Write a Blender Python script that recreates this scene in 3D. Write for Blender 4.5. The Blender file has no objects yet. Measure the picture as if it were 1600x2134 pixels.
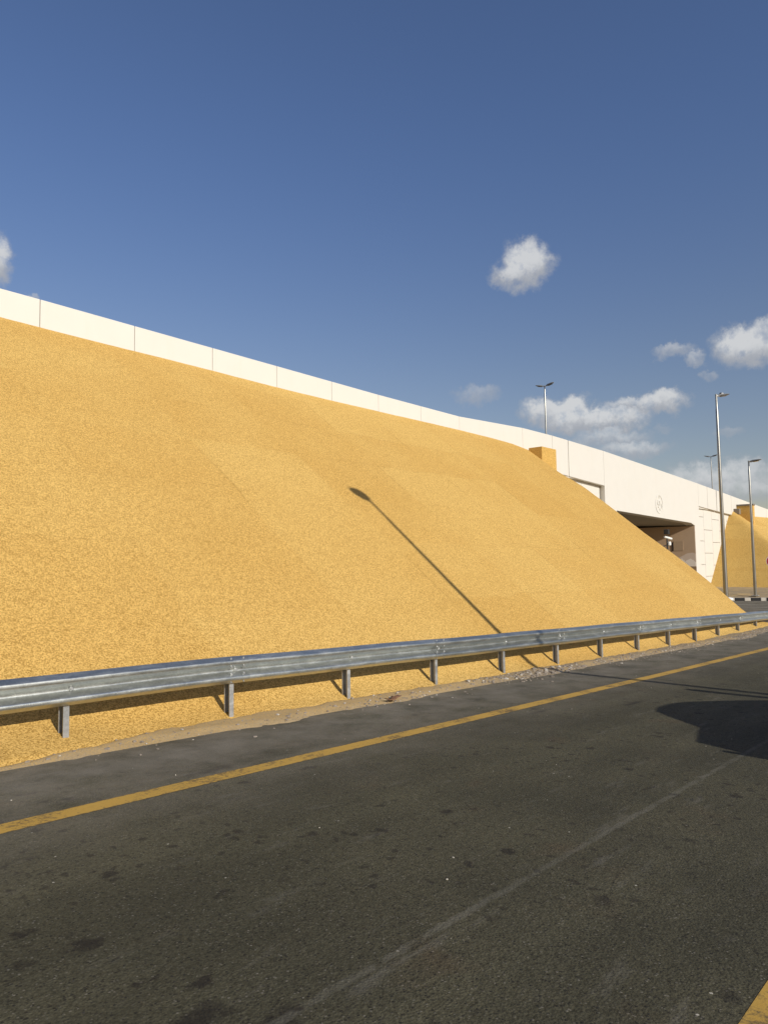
import bpy, bmesh, math, random
from math import radians as R, sin, cos, pi
from mathutils import Vector, Matrix, noise
random.seed(7)
scene = bpy.context.scene
COL = scene.collection

# ---------------------------------------------------------------- camera
F_PX, H_PX = 1552.0, 2134.0
yaw, pitch, roll = R(41.0), R(4.2), R(0.9)
fw0 = Vector((cos(yaw), sin(yaw), 0)); rt0 = Vector((sin(yaw), -cos(yaw), 0)); up0 = Vector((0, 0, 1))
fw = cos(pitch) * fw0 + sin(pitch) * up0
up1 = cos(pitch) * up0 - sin(pitch) * fw0
rt = cos(roll) * rt0 - sin(roll) * up1
upv = rt.cross(fw)
cd = bpy.data.cameras.new("camera"); cam = bpy.data.objects.new("camera", cd); COL.objects.link(cam)
cd.sensor_fit = 'VERTICAL'; cd.sensor_height = 36.0; cd.lens = F_PX / H_PX * 36.0
cd.clip_start = 0.05; cd.clip_end = 8000
CAMZ = 1.66
m = Matrix((rt, upv, -fw)).transposed().to_4x4(); m.translation = Vector((0, 0, CAMZ))
cam.matrix_world = m
scene.camera = cam

# ---------------------------------------------------------------- light
SUN_EL = R(25.5)
sun_to = Vector((0.13, 0.992, 0)).normalized()            # horizontal direction the light travels
sun_dir = Vector((sun_to.x * cos(SUN_EL), sun_to.y * cos(SUN_EL), -sin(SUN_EL)))
sl = bpy.data.lights.new("sun", 'SUN'); sun = bpy.data.objects.new("sun", sl); COL.objects.link(sun)
sl.energy = 4.35; sl.angle = R(0.5); sl.color = (1.0, 0.94, 0.84)
sun.rotation_euler = sun_dir.to_track_quat('-Z', 'Y').to_euler()
sun.location = (-10, -40, 40)
scene.view_settings.view_transform = 'Standard'; scene.view_settings.look = 'None'
scene.view_settings.exposure = 0.0; scene.view_settings.gamma = 1.0; scene.view_settings.use_curve_mapping = False
scene.render.engine = 'CYCLES'
scene.cycles.max_bounces = 6; scene.cycles.diffuse_bounces = 3


class NT:
    """small node-tree helper"""
    def __init__(s, tree): s.t = tree; s.t.nodes.clear()
    def n(s, kind, ins=None, **kw):
        o = s.t.nodes.new(kind)
        for k, v in kw.items(): setattr(o, k, v)
        for k, v in (ins or {}).items():
            sock = o.inputs[k]
            if hasattr(v, 'is_output') or isinstance(v, bpy.types.NodeSocket): s.t.links.new(v, sock)
            else: sock.default_value = v
        return o
    def math(s, op, a, b=0.0, c=None, clamp=False):
        ins = {0: a, 1: b}
        if c is not None: ins[2] = c
        return s.n('ShaderNodeMath', ins, operation=op, use_clamp=clamp).outputs[0]
    def vm(s, op, a, b=(0, 0, 0)):
        o = s.n('ShaderNodeVectorMath', {0: a, 1: b}, operation=op)
        return o.outputs['Value'] if op in ('DOT_PRODUCT', 'LENGTH', 'DISTANCE') else o.outputs[0]
    def scale(s, a, f):
        return s.n('ShaderNodeVectorMath', {0: a, 'Scale': f}, operation='SCALE').outputs[0]
    def noise(s, vec, scale, detail=4, rough=0.55, out='Fac', lac=2.0):
        return s.n('ShaderNodeTexNoise', {'Vector': vec, 'Scale': scale, 'Detail': detail, 'Roughness': rough, 'Lacunarity': lac}).outputs[out]
    def ramp(s, v, lo, hi, a=0.0, b=1.0):
        return s.n('ShaderNodeMapRange', {'Value': v, 'From Min': lo, 'From Max': hi, 'To Min': a, 'To Max': b}, interpolation_type='SMOOTHSTEP').outputs[0]
    def mix(s, f, a, b, bt='MIX'):
        o = s.n('ShaderNodeMix', None, data_type='RGBA', blend_type=bt)
        for sock, v in ((o.inputs[0], f), (o.inputs[6], a), (o.inputs[7], b)):
            if isinstance(v, bpy.types.NodeSocket): s.t.links.new(v, sock)
            else: sock.default_value = v if not isinstance(v, tuple) or len(v) == 4 else (*v, 1)
        return o.outputs[2]
    def xyz(s, v):
        o = s.n('ShaderNodeSeparateXYZ', {0: v}); return o.outputs[0], o.outputs[1], o.outputs[2]
    def comb(s, x, y, z): return s.n('ShaderNodeCombineXYZ', {0: x, 1: y, 2: z}).outputs[0]


# ---------------------------------------------------------------- world: sky with a few small cumulus clouds
world = bpy.data.worlds.new("World"); scene.world = world; world.use_nodes = True
W = NT(world.node_tree)
sky = W.n('ShaderNodeTexSky', sky_type='NISHITA', sun_disc=False, sun_elevation=SUN_EL,
          sun_rotation=math.atan2(-sun_to.x, -sun_to.y), altitude=0.0, air_density=1.0, dust_density=0.6, ozone_density=2.0)
tc = W.n('ShaderNodeTexCoord').outputs['Generated']
d0 = W.vm('NORMALIZE', tc)


def pix_dir(x, y):
    return (fw + rt * ((x - 800.0) / F_PX) - upv * ((y - 1067.0) / F_PX)).normalized()


wn = W.vm('SUBTRACT', W.noise(d0, 26.0, 6, 0.62, 'Color'), (0.5, 0.5, 0.5))
wn2 = W.vm('SUBTRACT', W.noise(d0, 9.0, 3, 0.5, 'Color'), (0.5, 0.5, 0.5))
wn3 = W.vm('SUBTRACT', W.noise(d0, 85.0, 5, 0.7, 'Color'), (0.5, 0.5, 0.5))
dw = W.vm('ADD', W.vm('ADD', W.vm('ADD', d0, W.scale(wn, 0.040)), W.scale(wn2, 0.03)), W.scale(wn3, 0.016))
fine = W.noise(d0, 70.0, 6, 0.6)
CL = [  # sky direction read off the photograph, half size along the horizon and upwards (radians), thickness
    (1090, 552, .036, .031, 1.0), (1075, 568, .034, .020, .9), (1100, 528, .018, .022, .8), (-8, 535, .025, .030, .95),
    (1560, 722, .040, .026, 1.0), (1590, 700, .022, .020, .8),
    (1405, 732, .024, .010, .55), (1440, 750, .014, .010, .6), (1468, 781, .012, .007, .4),
    (1150, 862, .042, .022, 1.), (1215, 868, .052, .020, 1.), (1280, 872, .042, .015, .95), (1190, 850, .03, .022, 1.),
    (1370, 838, .034, .016, .9), (1320, 846, .04, .013, .75), (990, 822, .032, .015, .46),
    (1275, 905, .05, .013, .65), (1315, 930, .05, .014, .7), (1185, 912, .014, .008, .35), (1516, 898, .018, .008, .35),
    (1380, 887, .012, .006, .25), (1490, 1005, .085, .026, .75), (1550, 985, .036, .018, .7), (1560, 1020, .06, .016, .6), (70, 622, .009, .006, .5)]
dens = None; shade = None
for (px, py, ru, rv, th) in CL:
    c = pix_dir(px, py); a = c.cross(Vector((0, 0, 1))).normalized(); b = a.cross(c)
    u = W.math('DIVIDE', W.vm('DOT_PRODUCT', dw, tuple(a)), ru)
    v = W.math('DIVIDE', W.vm('DOT_PRODUCT', dw, tuple(b)), rv)
    front = W.math('GREATER_THAN', W.vm('DOT_PRODUCT', d0, tuple(c)), 0.5)
    r2 = W.math('ADD', W.math('MULTIPLY', u, u), W.math('MULTIPLY', v, v))
    k = W.math('MULTIPLY', W.math('MULTIPLY', W.ramp(r2, 1.35, 0.1), th), front)
    dens = k if dens is None else W.math('MAXIMUM', dens, k)
    vs = W.math('MULTIPLY', W.ramp(v, -0.9, 0.9), k)
    shade = vs if shade is None else W.math('MAXIMUM', shade, vs)
dens = W.math('MULTIPLY', W.math('MULTIPLY', dens, 1.25), W.ramp(fine, 0.25, 0.62, 0.45, 1.0), clamp=True)
dz = W.xyz(d0)[2]
sky_tint = W.mix(W.ramp(dz, 0.02, 0.55), (1.0, 0.83, 0.76, 1), (0.83, 0.88, 1.08, 1))
skyc = W.mix(1.0, sky.outputs[0], sky_tint, 'MULTIPLY')
cloudc = W.mix(W.ramp(shade, 0.05, 0.75), (3.8, 4.0, 4.4, 1), (6.5, 6.6, 6.7, 1))
skyc = W.mix(W.math('MULTIPLY', dens, 0.92), skyc, cloudc)
bg = W.n('ShaderNodeBackground', {'Color': skyc, 'Strength': 0.10})
W.n('ShaderNodeOutputWorld', {'Surface': bg.outputs[0]})


# ---------------------------------------------------------------- materials
def new_mat(name):
    mt = bpy.data.materials.new(name); mt.use_nodes = True
    return mt, NT(mt.node_tree)


def finish(N, col, rough=0.8, bump=None, bstr=0.3, bdist=0.01, metal=0.0, spec=0.5):
    ins = {'Base Color': col if isinstance(col, bpy.types.NodeSocket) else (*col[:3], 1), 'Roughness': rough, 'Metallic': metal, 'Specular IOR Level': spec}
    if bump is not None:
        ins['Normal'] = N.n('ShaderNodeBump', {'Height': bump, 'Strength': bstr, 'Distance': bdist}).outputs[0]
    p = N.n('ShaderNodeBsdfPrincipled', ins)
    N.n('ShaderNodeOutputMaterial', {'Surface': p.outputs[0]})


def wpos(N): return N.n('ShaderNodeNewGeometry').outputs['Position']


def plain(name, col, rough=0.6, metal=0.0, var=0.12, sc=6.0, spec=0.5, bump=0.08):
    mt, N = new_mat(name)
    p = N.n('ShaderNodeTexCoord').outputs['Object']
    f = N.noise(p, sc, 5, 0.6)
    c = N.mix(f, tuple(x * (1 - var) for x in col), tuple(min(1, x * (1 + var)) for x in col))
    finish(N, c, N.ramp(f, 0.3, 0.7, rough * 0.85, min(1, rough * 1.15)), f if bump else None, bump, 0.01, metal, spec)
    return mt


def mat_embankment(name, c_lo, c_mid, c_hi):
    mt, N = new_mat(name)
    p = wpos(N); x, y, z = N.xyz(p)
    v1 = N.n('ShaderNodeTexVoronoi', {'Vector': N.vm('ADD', p, N.scale(N.noise(p, 30, 2, 0.5, 'Color'), 0.02)), 'Scale': 78.0, 'Randomness': 1.0}, feature='F1')
    gr = N.xyz(v1.outputs['Color'])[0]
    n1 = N.noise(p, 66.0, 3, 0.75)
    n2 = N.noise(p, 14.0, 3, 0.6)
    g = N.math('ADD', N.math('MULTIPLY', gr, 0.55), N.math('MULTIPLY', n1, 0.45))
    # sprayed lifts: strips up the slope with their own tone, and horizontal lift lines
    px_ = N.math('ADD', x, N.math('MULTIPLY', N.noise(p, 0.35, 3, 0.5), 0.5))
    cell = N.math('FLOOR', N.math('DIVIDE', px_, 3.1))
    pz_ = N.math('ADD', z, N.math('MULTIPLY', N.noise(p, 0.8, 4, 0.6), 0.35))
    cellz = N.math('FLOOR', N.math('DIVIDE', pz_, 1.15))
    wn_ = N.n('ShaderNodeTexWhiteNoise', {'Vector': N.comb(cell, cellz, 3.0)}, noise_dimensions='3D').outputs['Value']
    wnx = N.n('ShaderNodeTexWhiteNoise', {'Vector': N.comb(cell, 7.0, 3.0)}, noise_dimensions='3D').outputs['Value']
    big = N.noise(p, 0.22, 5, 0.6)
    tone = N.math('ADD', N.math('ADD', N.math('MULTIPLY', wn_, 0.20), N.math('MULTIPLY', wnx, 0.12)), N.math('MULTIPLY', big, 0.7))
    col = N.mix(N.ramp(g, 0.24, 0.70), c_lo, c_hi)
    col = N.mix(0.30, col, c_mid)
    col = N.mix(N.ramp(N.math('MULTIPLY', n2, 1.0), 0.35, 0.7), N.mix(1.0, col, (.95, .94, .91), 'MULTIPLY'), col)
    col = N.mix(N.ramp(tone, 0.34, 0.70), N.mix(1.0, col, (.945, .90, .83), 'MULTIPLY'), N.mix(1.0, col, (1.03, 1.035, 1.05), 'MULTIPLY'))
    # thin seams
    fx = N.math('ABSOLUTE', N.math('SUBTRACT', N.math('FRACT', N.math('DIVIDE', px_, 3.1)), 0.5))
    sx = N.ramp(fx, 0.484, 0.497)
    fz = N.math('ABSOLUTE', N.math('SUBTRACT', N.math('FRACT', N.math('DIVIDE', pz_, 1.15)), 0.5))
    sz = N.ramp(fz, 0.478, 0.497)
    seam = N.math('MULTIPLY', N.math('MAXIMUM', sx, N.math('MULTIPLY', sz, 0.6)), N.ramp(N.noise(p, 0.5, 3, 0.5), 0.45, 0.65))
    col = N.mix(N.math('MULTIPLY', seam, 0.34), col, N.mix(1.0, col, (.55, .5, .42), 'MULTIPLY'))
    # small dark pits
    pit = N.ramp(N.noise(p, 5.0, 2, 0.5), 0.73, 0.78)
    col = N.mix(N.math('MULTIPLY', pit, 0.25), col, (.2, .12, .04))
    h = N.math('ADD', N.math('ADD', N.math('MULTIPLY', v1.outputs['Distance'], -0.8), N.math('MULTIPLY', n1, 0.8)), N.math('MULTIPLY', n2, 0.5))
    h = N.math('SUBTRACT', h, N.math('MULTIPLY', seam, 0.6))
    finish(N, col, 0.95, h, 0.55, 0.012, 0.0, 0.15)
    return mt


M = {}
M['emb'] = mat_embankment('sprayed_ochre', (.315, .187, .043), (.575, .366, .107), (.79, .528, .172))


def mat_white():
    mt, N = new_mat('white_wall_paint')
    p = wpos(N); x, y, z = N.xyz(p)
    f = N.noise(p, 1.6, 5, 0.6)
    st = N.noise(N.comb(N.math('MULTIPLY', x, 3.0), y, N.math('MULTIPLY', z, 0.25)), 1.5, 5, 0.65)
    c = N.mix(f, (.61, .59, .53), (.65, .63, .57))
    c = N.mix(N.math('MULTIPLY', N.ramp(st, 0.5, 0.8), 0.30), c, (.62, .57, .47))
    finish(N, c, 0.6, N.noise(p, 30, 3, 0.6), 0.1, 0.01, 0, 0.3)
    return mt


M['white'] = mat_white()
M['joint'] = plain('joint_filler', (.64, .61, .54), 0.9)
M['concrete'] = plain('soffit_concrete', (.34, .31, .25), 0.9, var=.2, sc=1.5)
M['cap'] = plain('block_cap_concrete', (.20, .17, .13), 0.9)


def mat_mural():
    mt, N = new_mat('mural_paint')
    p = wpos(N); x, y, z = N.xyz(p)
    w1 = N.math('ADD', 1.55, N.math('MULTIPLY', N.noise(N.comb(0.0, N.math('MULTIPLY', y, 0.9), 0.0), 1.0, 2, 0.4), 1.1))
    w2 = N.math('ADD', 1.25, N.math('MULTIPLY', N.noise(N.comb(5.0, N.math('MULTIPLY', y, 1.8), 0.0), 1.0, 3, 0.5), 1.1))
    f = N.noise(p, 2.0, 4, 0.6)
    c = N.mix(f, (.40, .28, .175), (.47, .335, .215))
    c = N.mix(N.math('LESS_THAN', z, w1), c, (.56, .45, .35))
    c = N.mix(N.math('LESS_THAN', z, w2), c, (.74, .66, .55))
    c = N.mix(N.math('LESS_THAN', z, 1.36), c, (.26, .17, .09))
    finish(N, c, 0.8)
    return mt


M['mural'] = mat_mural()
M['panel_brown'] = plain('panel_brown', (.37, .265, .165), 0.7)


def mat_asphalt():
    mt, N = new_mat('worn_asphalt')
    p = wpos(N); x, y, z = N.xyz(p)
    p2 = N.comb(x, y, 0.0)
    n_f = N.noise(p2, 90.0, 3, 0.7)
    n_m = N.noise(p2, 9.0, 5, 0.65)
    n_b = N.noise(p2, 0.55, 5, 0.6)
    lane = N.noise(N.comb(N.math('MULTIPLY', x, 0.12), N.math('MULTIPLY', y, 1.6), 0.0), 1.0, 4, 0.55)
    n_c = N.noise(p2, 32.0, 4, 0.75)
    c = N.mix(N.ramp(N.math('ADD', N.math('MULTIPLY', n_f, .45), N.math('MULTIPLY', n_c, .55)), 0.32, 0.66), (.037, .034, .0185), (.104, .096, .058))
    c = N.mix(N.ramp(n_b, 0.3, 0.75), N.mix(1.0, c, (.80, .80, .80), 'MULTIPLY'), N.mix(1.0, c, (1.22, 1.2, 1.17), 'MULTIPLY'))
    c = N.mix(N.ramp(lane, 0.35, 0.7), N.mix(1.0, c, (.86, .86, .86), 'MULTIPLY'), N.mix(1.0, c, (1.1, 1.1, 1.1), 'MULTIPLY'))
    # exposed aggregate, light and dark stones
    vo = N.n('ShaderNodeTexVoronoi', {'Vector': p2, 'Scale': 75.0, 'Randomness': 1.0})
    vr, vg, vb = N.xyz(vo.outputs['Color'])
    chip = N.math('MULTIPLY', N.math('GREATER_THAN', vr, 0.86), N.math('LESS_THAN', vo.outputs['Distance'], 0.42))
    c = N.mix(N.math('MULTIPLY', chip, N.ramp(n_m, 0.4, 0.7, 0.15, 0.75)), c, (.21, .19, .15))
    hole = N.math('MULTIPLY', N.math('GREATER_THAN', vg, 0.88), N.math('LESS_THAN', vo.outputs['Distance'], 0.5))
    c = N.mix(N.math('MULTIPLY', hole, 0.7), c, (.012, .011, .010))
    # rare bright grit
    vo2 = N.n('ShaderNodeTexVoronoi', {'Vector': p2, 'Scale': 11.0, 'Randomness': 1.0})
    grit = N.math('MULTIPLY', N.math('GREATER_THAN', N.xyz(vo2.outputs['Color'])[0], 0.93), N.math('LESS_THAN', vo2.outputs['Distance'], 0.075))
    c = N.mix(grit, c, (.42, .39, .31))
    # drips and oil spots
    pw = N.vm('ADD', p2, N.scale(N.noise(p2, 14.0, 4, 0.6, 'Color'), 0.12))
    vo3 = N.n('ShaderNodeTexVoronoi', {'Vector': pw, 'Scale': 3.4, 'Randomness': 1.0})
    a3, b3, _ = N.xyz(vo3.outputs['Color'])
    zone = N.ramp(N.noise(p2, 0.55, 2, 0.5), 0.36, 0.56)
    drip = N.math('MULTIPLY', N.math('MULTIPLY', N.ramp(vo3.outputs['Distance'], 0.20, 0.10), N.math('GREATER_THAN', a3, 0.3)), zone)
    vo4 = N.n('ShaderNodeTexVoronoi', {'Vector': N.vm('ADD', pw, (3.3, 7.7, 0)), 'Scale': 8.0, 'Randomness': 1.0})
    drip2 = N.math('MULTIPLY', N.math('MULTIPLY', N.ramp(vo4.outputs['Distance'], 0.28, 0.16), N.math('GREATER_THAN', N.xyz(vo4.outputs['Color'])[0], 0.42)), zone)
    stain = N.math('MAXIMUM', N.math('MULTIPLY', drip, 0.7), N.math('MULTIPLY', drip2, 0.6))
    for (sx, sy, rx, ry) in STAINS:
        dx = N.math('DIVIDE', N.math('SUBTRACT', N.xyz(pw)[0], sx + .06), rx); dy = N.math('DIVIDE', N.math('SUBTRACT', N.xyz(pw)[1], sy + .06), ry)
        q = N.math('ADD', N.math('MULTIPLY', dx, dx), N.math('MULTIPLY', dy, dy))
        q = N.math('ADD', q, N.math('MULTIPLY', N.math('SUBTRACT', n_m, 0.5), 4.5))
        stain = N.math('MAXIMUM', stain, N.math('MULTIPLY', N.ramp(q, 1.3, -0.2), 0.75))
    c = N.mix(stain, c, (.014, .011, .009))
    # pale paving seam, about 2.2 m from the camera side
    wob = N.math('MULTIPLY', N.math('SUBTRACT', N.noise(p2, 6, 6, 0.75), 0.5), 0.09)
    ds = N.math('ABSOLUTE', N.math('SUBTRACT', N.math('ADD', y, wob), 2.165))
    seam = N.math('MULTIPLY', N.ramp(ds, 0.032, 0.012), N.math('MULTIPLY', N.ramp(n_m, 0.30, 0.55), N.ramp(N.noise(p2, 1.1, 3, .6), .25, .5, .35, 1.0)))
    c = N.mix(N.math('MULTIPLY', seam, 0.55), c, (.135, .126, .095))
    red = N.ramp(N.noise(N.vm('ADD', p2, (11, 4, 0)), 1.3, 3, .6), .58, .74)
    c = N.mix(N.math('MULTIPLY', red, .35), c, N.mix(1.0, c, (1.35, 1.0, .92), 'MULTIPLY'))
    # scuffs
    sc = N.noise(N.comb(N.math('MULTIPLY', x, 1.2), N.math('MULTIPLY', y, 5.0), 4.0), 1.4, 6, 0.7)
    c = N.mix(N.math('MULTIPLY', N.ramp(sc, 0.56, 0.76), 0.5), c, (.15, .138, .108))
    pale = N.ramp(N.noise(N.vm('ADD', p2, (31, 17, 0)), 0.7, 5, .65), .5, .75)
    c = N.mix(N.math('MULTIPLY', pale, .4), c, N.mix(1.0, c, (1.6, 1.55, 1.5), 'MULTIPLY'))
    # dust towards the verge
    dust = N.math('MULTIPLY', N.ramp(y, 3.6, 6.5), N.ramp(N.noise(p2, 1.6, 5, 0.65), 0.15, 0.75))
    c = N.mix(N.math('MULTIPLY', dust, 0.72), c, (.27, .235, .18))
    h = N.math('ADD', N.math('MULTIPLY', n_f, 0.8), N.math('MULTIPLY', N.math('SUBTRACT', 0.5, vo.outputs['Distance']), 0.8))
    finish(N, c, N.ramp(n_m, 0.3, 0.7, 0.82, 0.97), N.math('ADD', h, N.math('MULTIPLY', n_c, .9)), 0.5, 0.008, 0, 0.25)
    return mt


STAINS = [(1.68, 3.23, .10, .075), (1.42, 3.27, .06, .04), (1.55, 3.54, .06, .04), (2.40, 3.23, .07, .03), (3.81, 4.83, .08, .035), (3.87, 5.34, .30, .07), (2.53, 5.78, .11, .05),
          (1.71, 2.39, .14, .09), (1.84, 2.60, .07, .035), (1.69, 2.76, .06, .03), (1.88, 2.16, .10, .08), (8.71, 5.05, .38, .06), (8.4, 4.75, .32, .05), (9.83, 4.16, .35, .06), (4.47, 4.80, .13, .04)]


M['asphalt'] = mat_asphalt()


def mat_line():
    mt, N = new_mat('worn_yellow_paint')
    p = wpos(N); x, y, z = N.xyz(p); p2 = N.comb(x, y, 0.0)
    f = N.noise(p2, 22, 5, 0.65)
    big = N.noise(p2, 1.8, 4, 0.6)
    c = N.mix(f, (.42, .25, .045), (.62, .38, .08))
    f2 = N.noise(p2, 60, 4, 0.7)
    worn = N.ramp(N.math('ADD', N.math('ADD', N.math('MULTIPLY', f, 0.45), N.math('MULTIPLY', f2, 0.3)), N.math('MULTIPLY', big, 0.6)), 0.66, 0.80)
    edge = N.ramp(N.math('ADD', N.math('ABSOLUTE', N.math('SUBTRACT', y, 5.105)), N.math('MULTIPLY', N.math('SUBTRACT', f, .5), .06)), .082, .1)
    worn = N.math('MAXIMUM', worn, N.math('MULTIPLY', edge, N.math('GREATER_THAN', y, 3.0)))
    c = N.mix(N.math('MULTIPLY', worn, 0.82), c, (.075, .062, .042))
    finish(N, c, 0.8, f, 0.25, 0.006, 0, 0.3)
    return mt


M['line'] = mat_line()
M['line_white'] = plain('worn_white_paint', (.42, .40, .34), 0.8, var=.3)


def mat_sand(name, a, b):
    mt, N = new_mat(name)
    p = wpos(N)
    f = N.noise(p, 2.2, 5, 0.6); g = N.noise(p, 60, 3, 0.7)
    c = N.mix(f, a, b)
    c = N.mix(N.ramp(g, 0.35, 0.7), N.mix(1.0, c, (.78, .77, .75), 'MULTIPLY'), c)
    vo = N.n('ShaderNodeTexVoronoi', {'Vector': p, 'Scale': 24.0})
    peb = N.math('MULTIPLY', N.math('GREATER_THAN', N.xyz(vo.outputs['Color'])[0], 0.8), N.math('LESS_THAN', vo.outputs['Distance'], 0.3))
    c = N.mix(N.math('MULTIPLY', peb, 0.5), c, (.16, .13, .10))
    x, y, z = N.xyz(p)
    if name == 'verge_sand':     # ochre grains washed off the slope, grey road dust on the other side and farther along
        sp = N.math('MULTIPLY', N.ramp(N.noise(p, 70, 2, .7), .45, .6), N.ramp(N.math('ADD', y, N.math('MULTIPLY', N.noise(p, 2.5, 4, .6), .5)), 6.55, 7.15))
        c = N.mix(N.math('MULTIPLY', sp, .8), c, (.62, .39, .11))
        gy = N.math('MULTIPLY', N.ramp(x, 8.5, 11.5), N.ramp(N.noise(p, 1.2, 4, .6), .3, .6))
        c = N.mix(N.math('MULTIPLY', gy, .65), c, (.24, .205, .155))
    finish(N, c, 0.95, N.math('ADD', g, N.math('MULTIPLY', peb, 1.0)), 0.5, 0.01, 0, 0.2)
    return mt


M['sand'] = mat_sand('verge_sand', (.42, .315, .18), (.54, .415, .245))
M['ground'] = mat_sand('desert_ground', (.40, .30, .19), (.50, .38, .25))


def mat_galv(name, base, rough, streak=0.25):
    mt, N = new_mat(name)
    p = wpos(N); x, y, z = N.xyz(p)
    sp = N.n('ShaderNodeTexVoronoi', {'Vector': p, 'Scale': 45.0})
    f = N.noise(N.comb(N.math('MULTIPLY', x, 1.0), N.math('MULTIPLY', y, 4.0), N.math('MULTIPLY', z, 4.0)), 3.0, 6, 0.65)
    sc = N.noise(N.comb(N.math('MULTIPLY', N.math('ADD', x, N.math('MULTIPLY', z, 0.9)), 14.0), y, N.math('MULTIPLY', z, 1.2)), 1.5, 4, 0.6)
    rnd = N.ramp(N.n('ShaderNodeObjectInfo').outputs['Random'], 0, 1, .86, 1.06)
    c = N.mix(N.xyz(sp.outputs['Color'])[0], tuple(v * .88 for v in base), tuple(v * 1.06 for v in base))
    c = N.mix(N.math('MULTIPLY', N.ramp(f, 0.45, 0.75), streak), c, (.80, .80, .76))
    c = N.mix(1.0, c, N.comb(rnd, rnd, rnd), 'MULTIPLY')
    c = N.mix(N.math('MULTIPLY', N.ramp(sc, 0.62, 0.78), 0.35), c, (.30, .31, .29))
    finish(N, c, N.ramp(f, 0.3, 0.7, rough, rough + 0.18), N.noise(p, 25, 3, 0.6), 0.06, 0.01, 0.92, 0.5)
    return mt


M['galv'] = mat_galv('galvanised_rail', (.52, .54, .51), 0.34)
M['galv_post'] = mat_galv('galvanised_post', (.47, .48, .475), 0.5)
M['pole'] = plain('galvanised_pole', (.30, .295, .265), 0.32, 0.85, var=.06, sc=2.0, bump=0.0)
M['lamp_grey'] = plain('lamp_housing_grey', (.24, .24, .23), 0.5, 0.3)
M['lamp_pale'] = plain('lamp_housing_pale', (.62, .62, .60), 0.5, 0.1)
M['dark_glass'] = plain('lamp_lens', (.05, .05, .05), 0.25)
M['black'] = plain('black_plastic', (.015, .015, .015), 0.5)
M['cream'] = plain('white_plastic', (.80, .79, .74), 0.4)
M['kerb_white'] = plain('kerb_white_paint', (.60, .56, .48), 0.8, var=.25)
M['kerb_black'] = plain('kerb_black_paint', (.02, .02, .02), 0.7)
M['red'] = plain('sign_red', (.50, .012, .02), 0.4)
M['sign_white'] = plain('sign_white', (.80, .74, .72), 0.4)
M['rock'] = plain('rubble_stone', (.25, .21, .165), 0.95, var=.45, sc=9)
M['rock_pale'] = plain('pale_rubble_stone', (.46, .42, .35), 0.95, var=.35, sc=9)
M['card'] = plain('dirty_cardboard', (.20, .10, .05), 0.9, var=.4)
M['car_white'] = plain('vehicle_white_paint', (.72, .72, .70), 0.25, var=.03)
M['glass'] = plain('vehicle_glass', (.02, .025, .03), 0.08)
M['tyre'] = plain('tyre_rubber', (.02, .02, .02), 0.85)
M['tail_red'] = plain('tail_lamp_red', (.35, .01, .01), 0.3)


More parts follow.
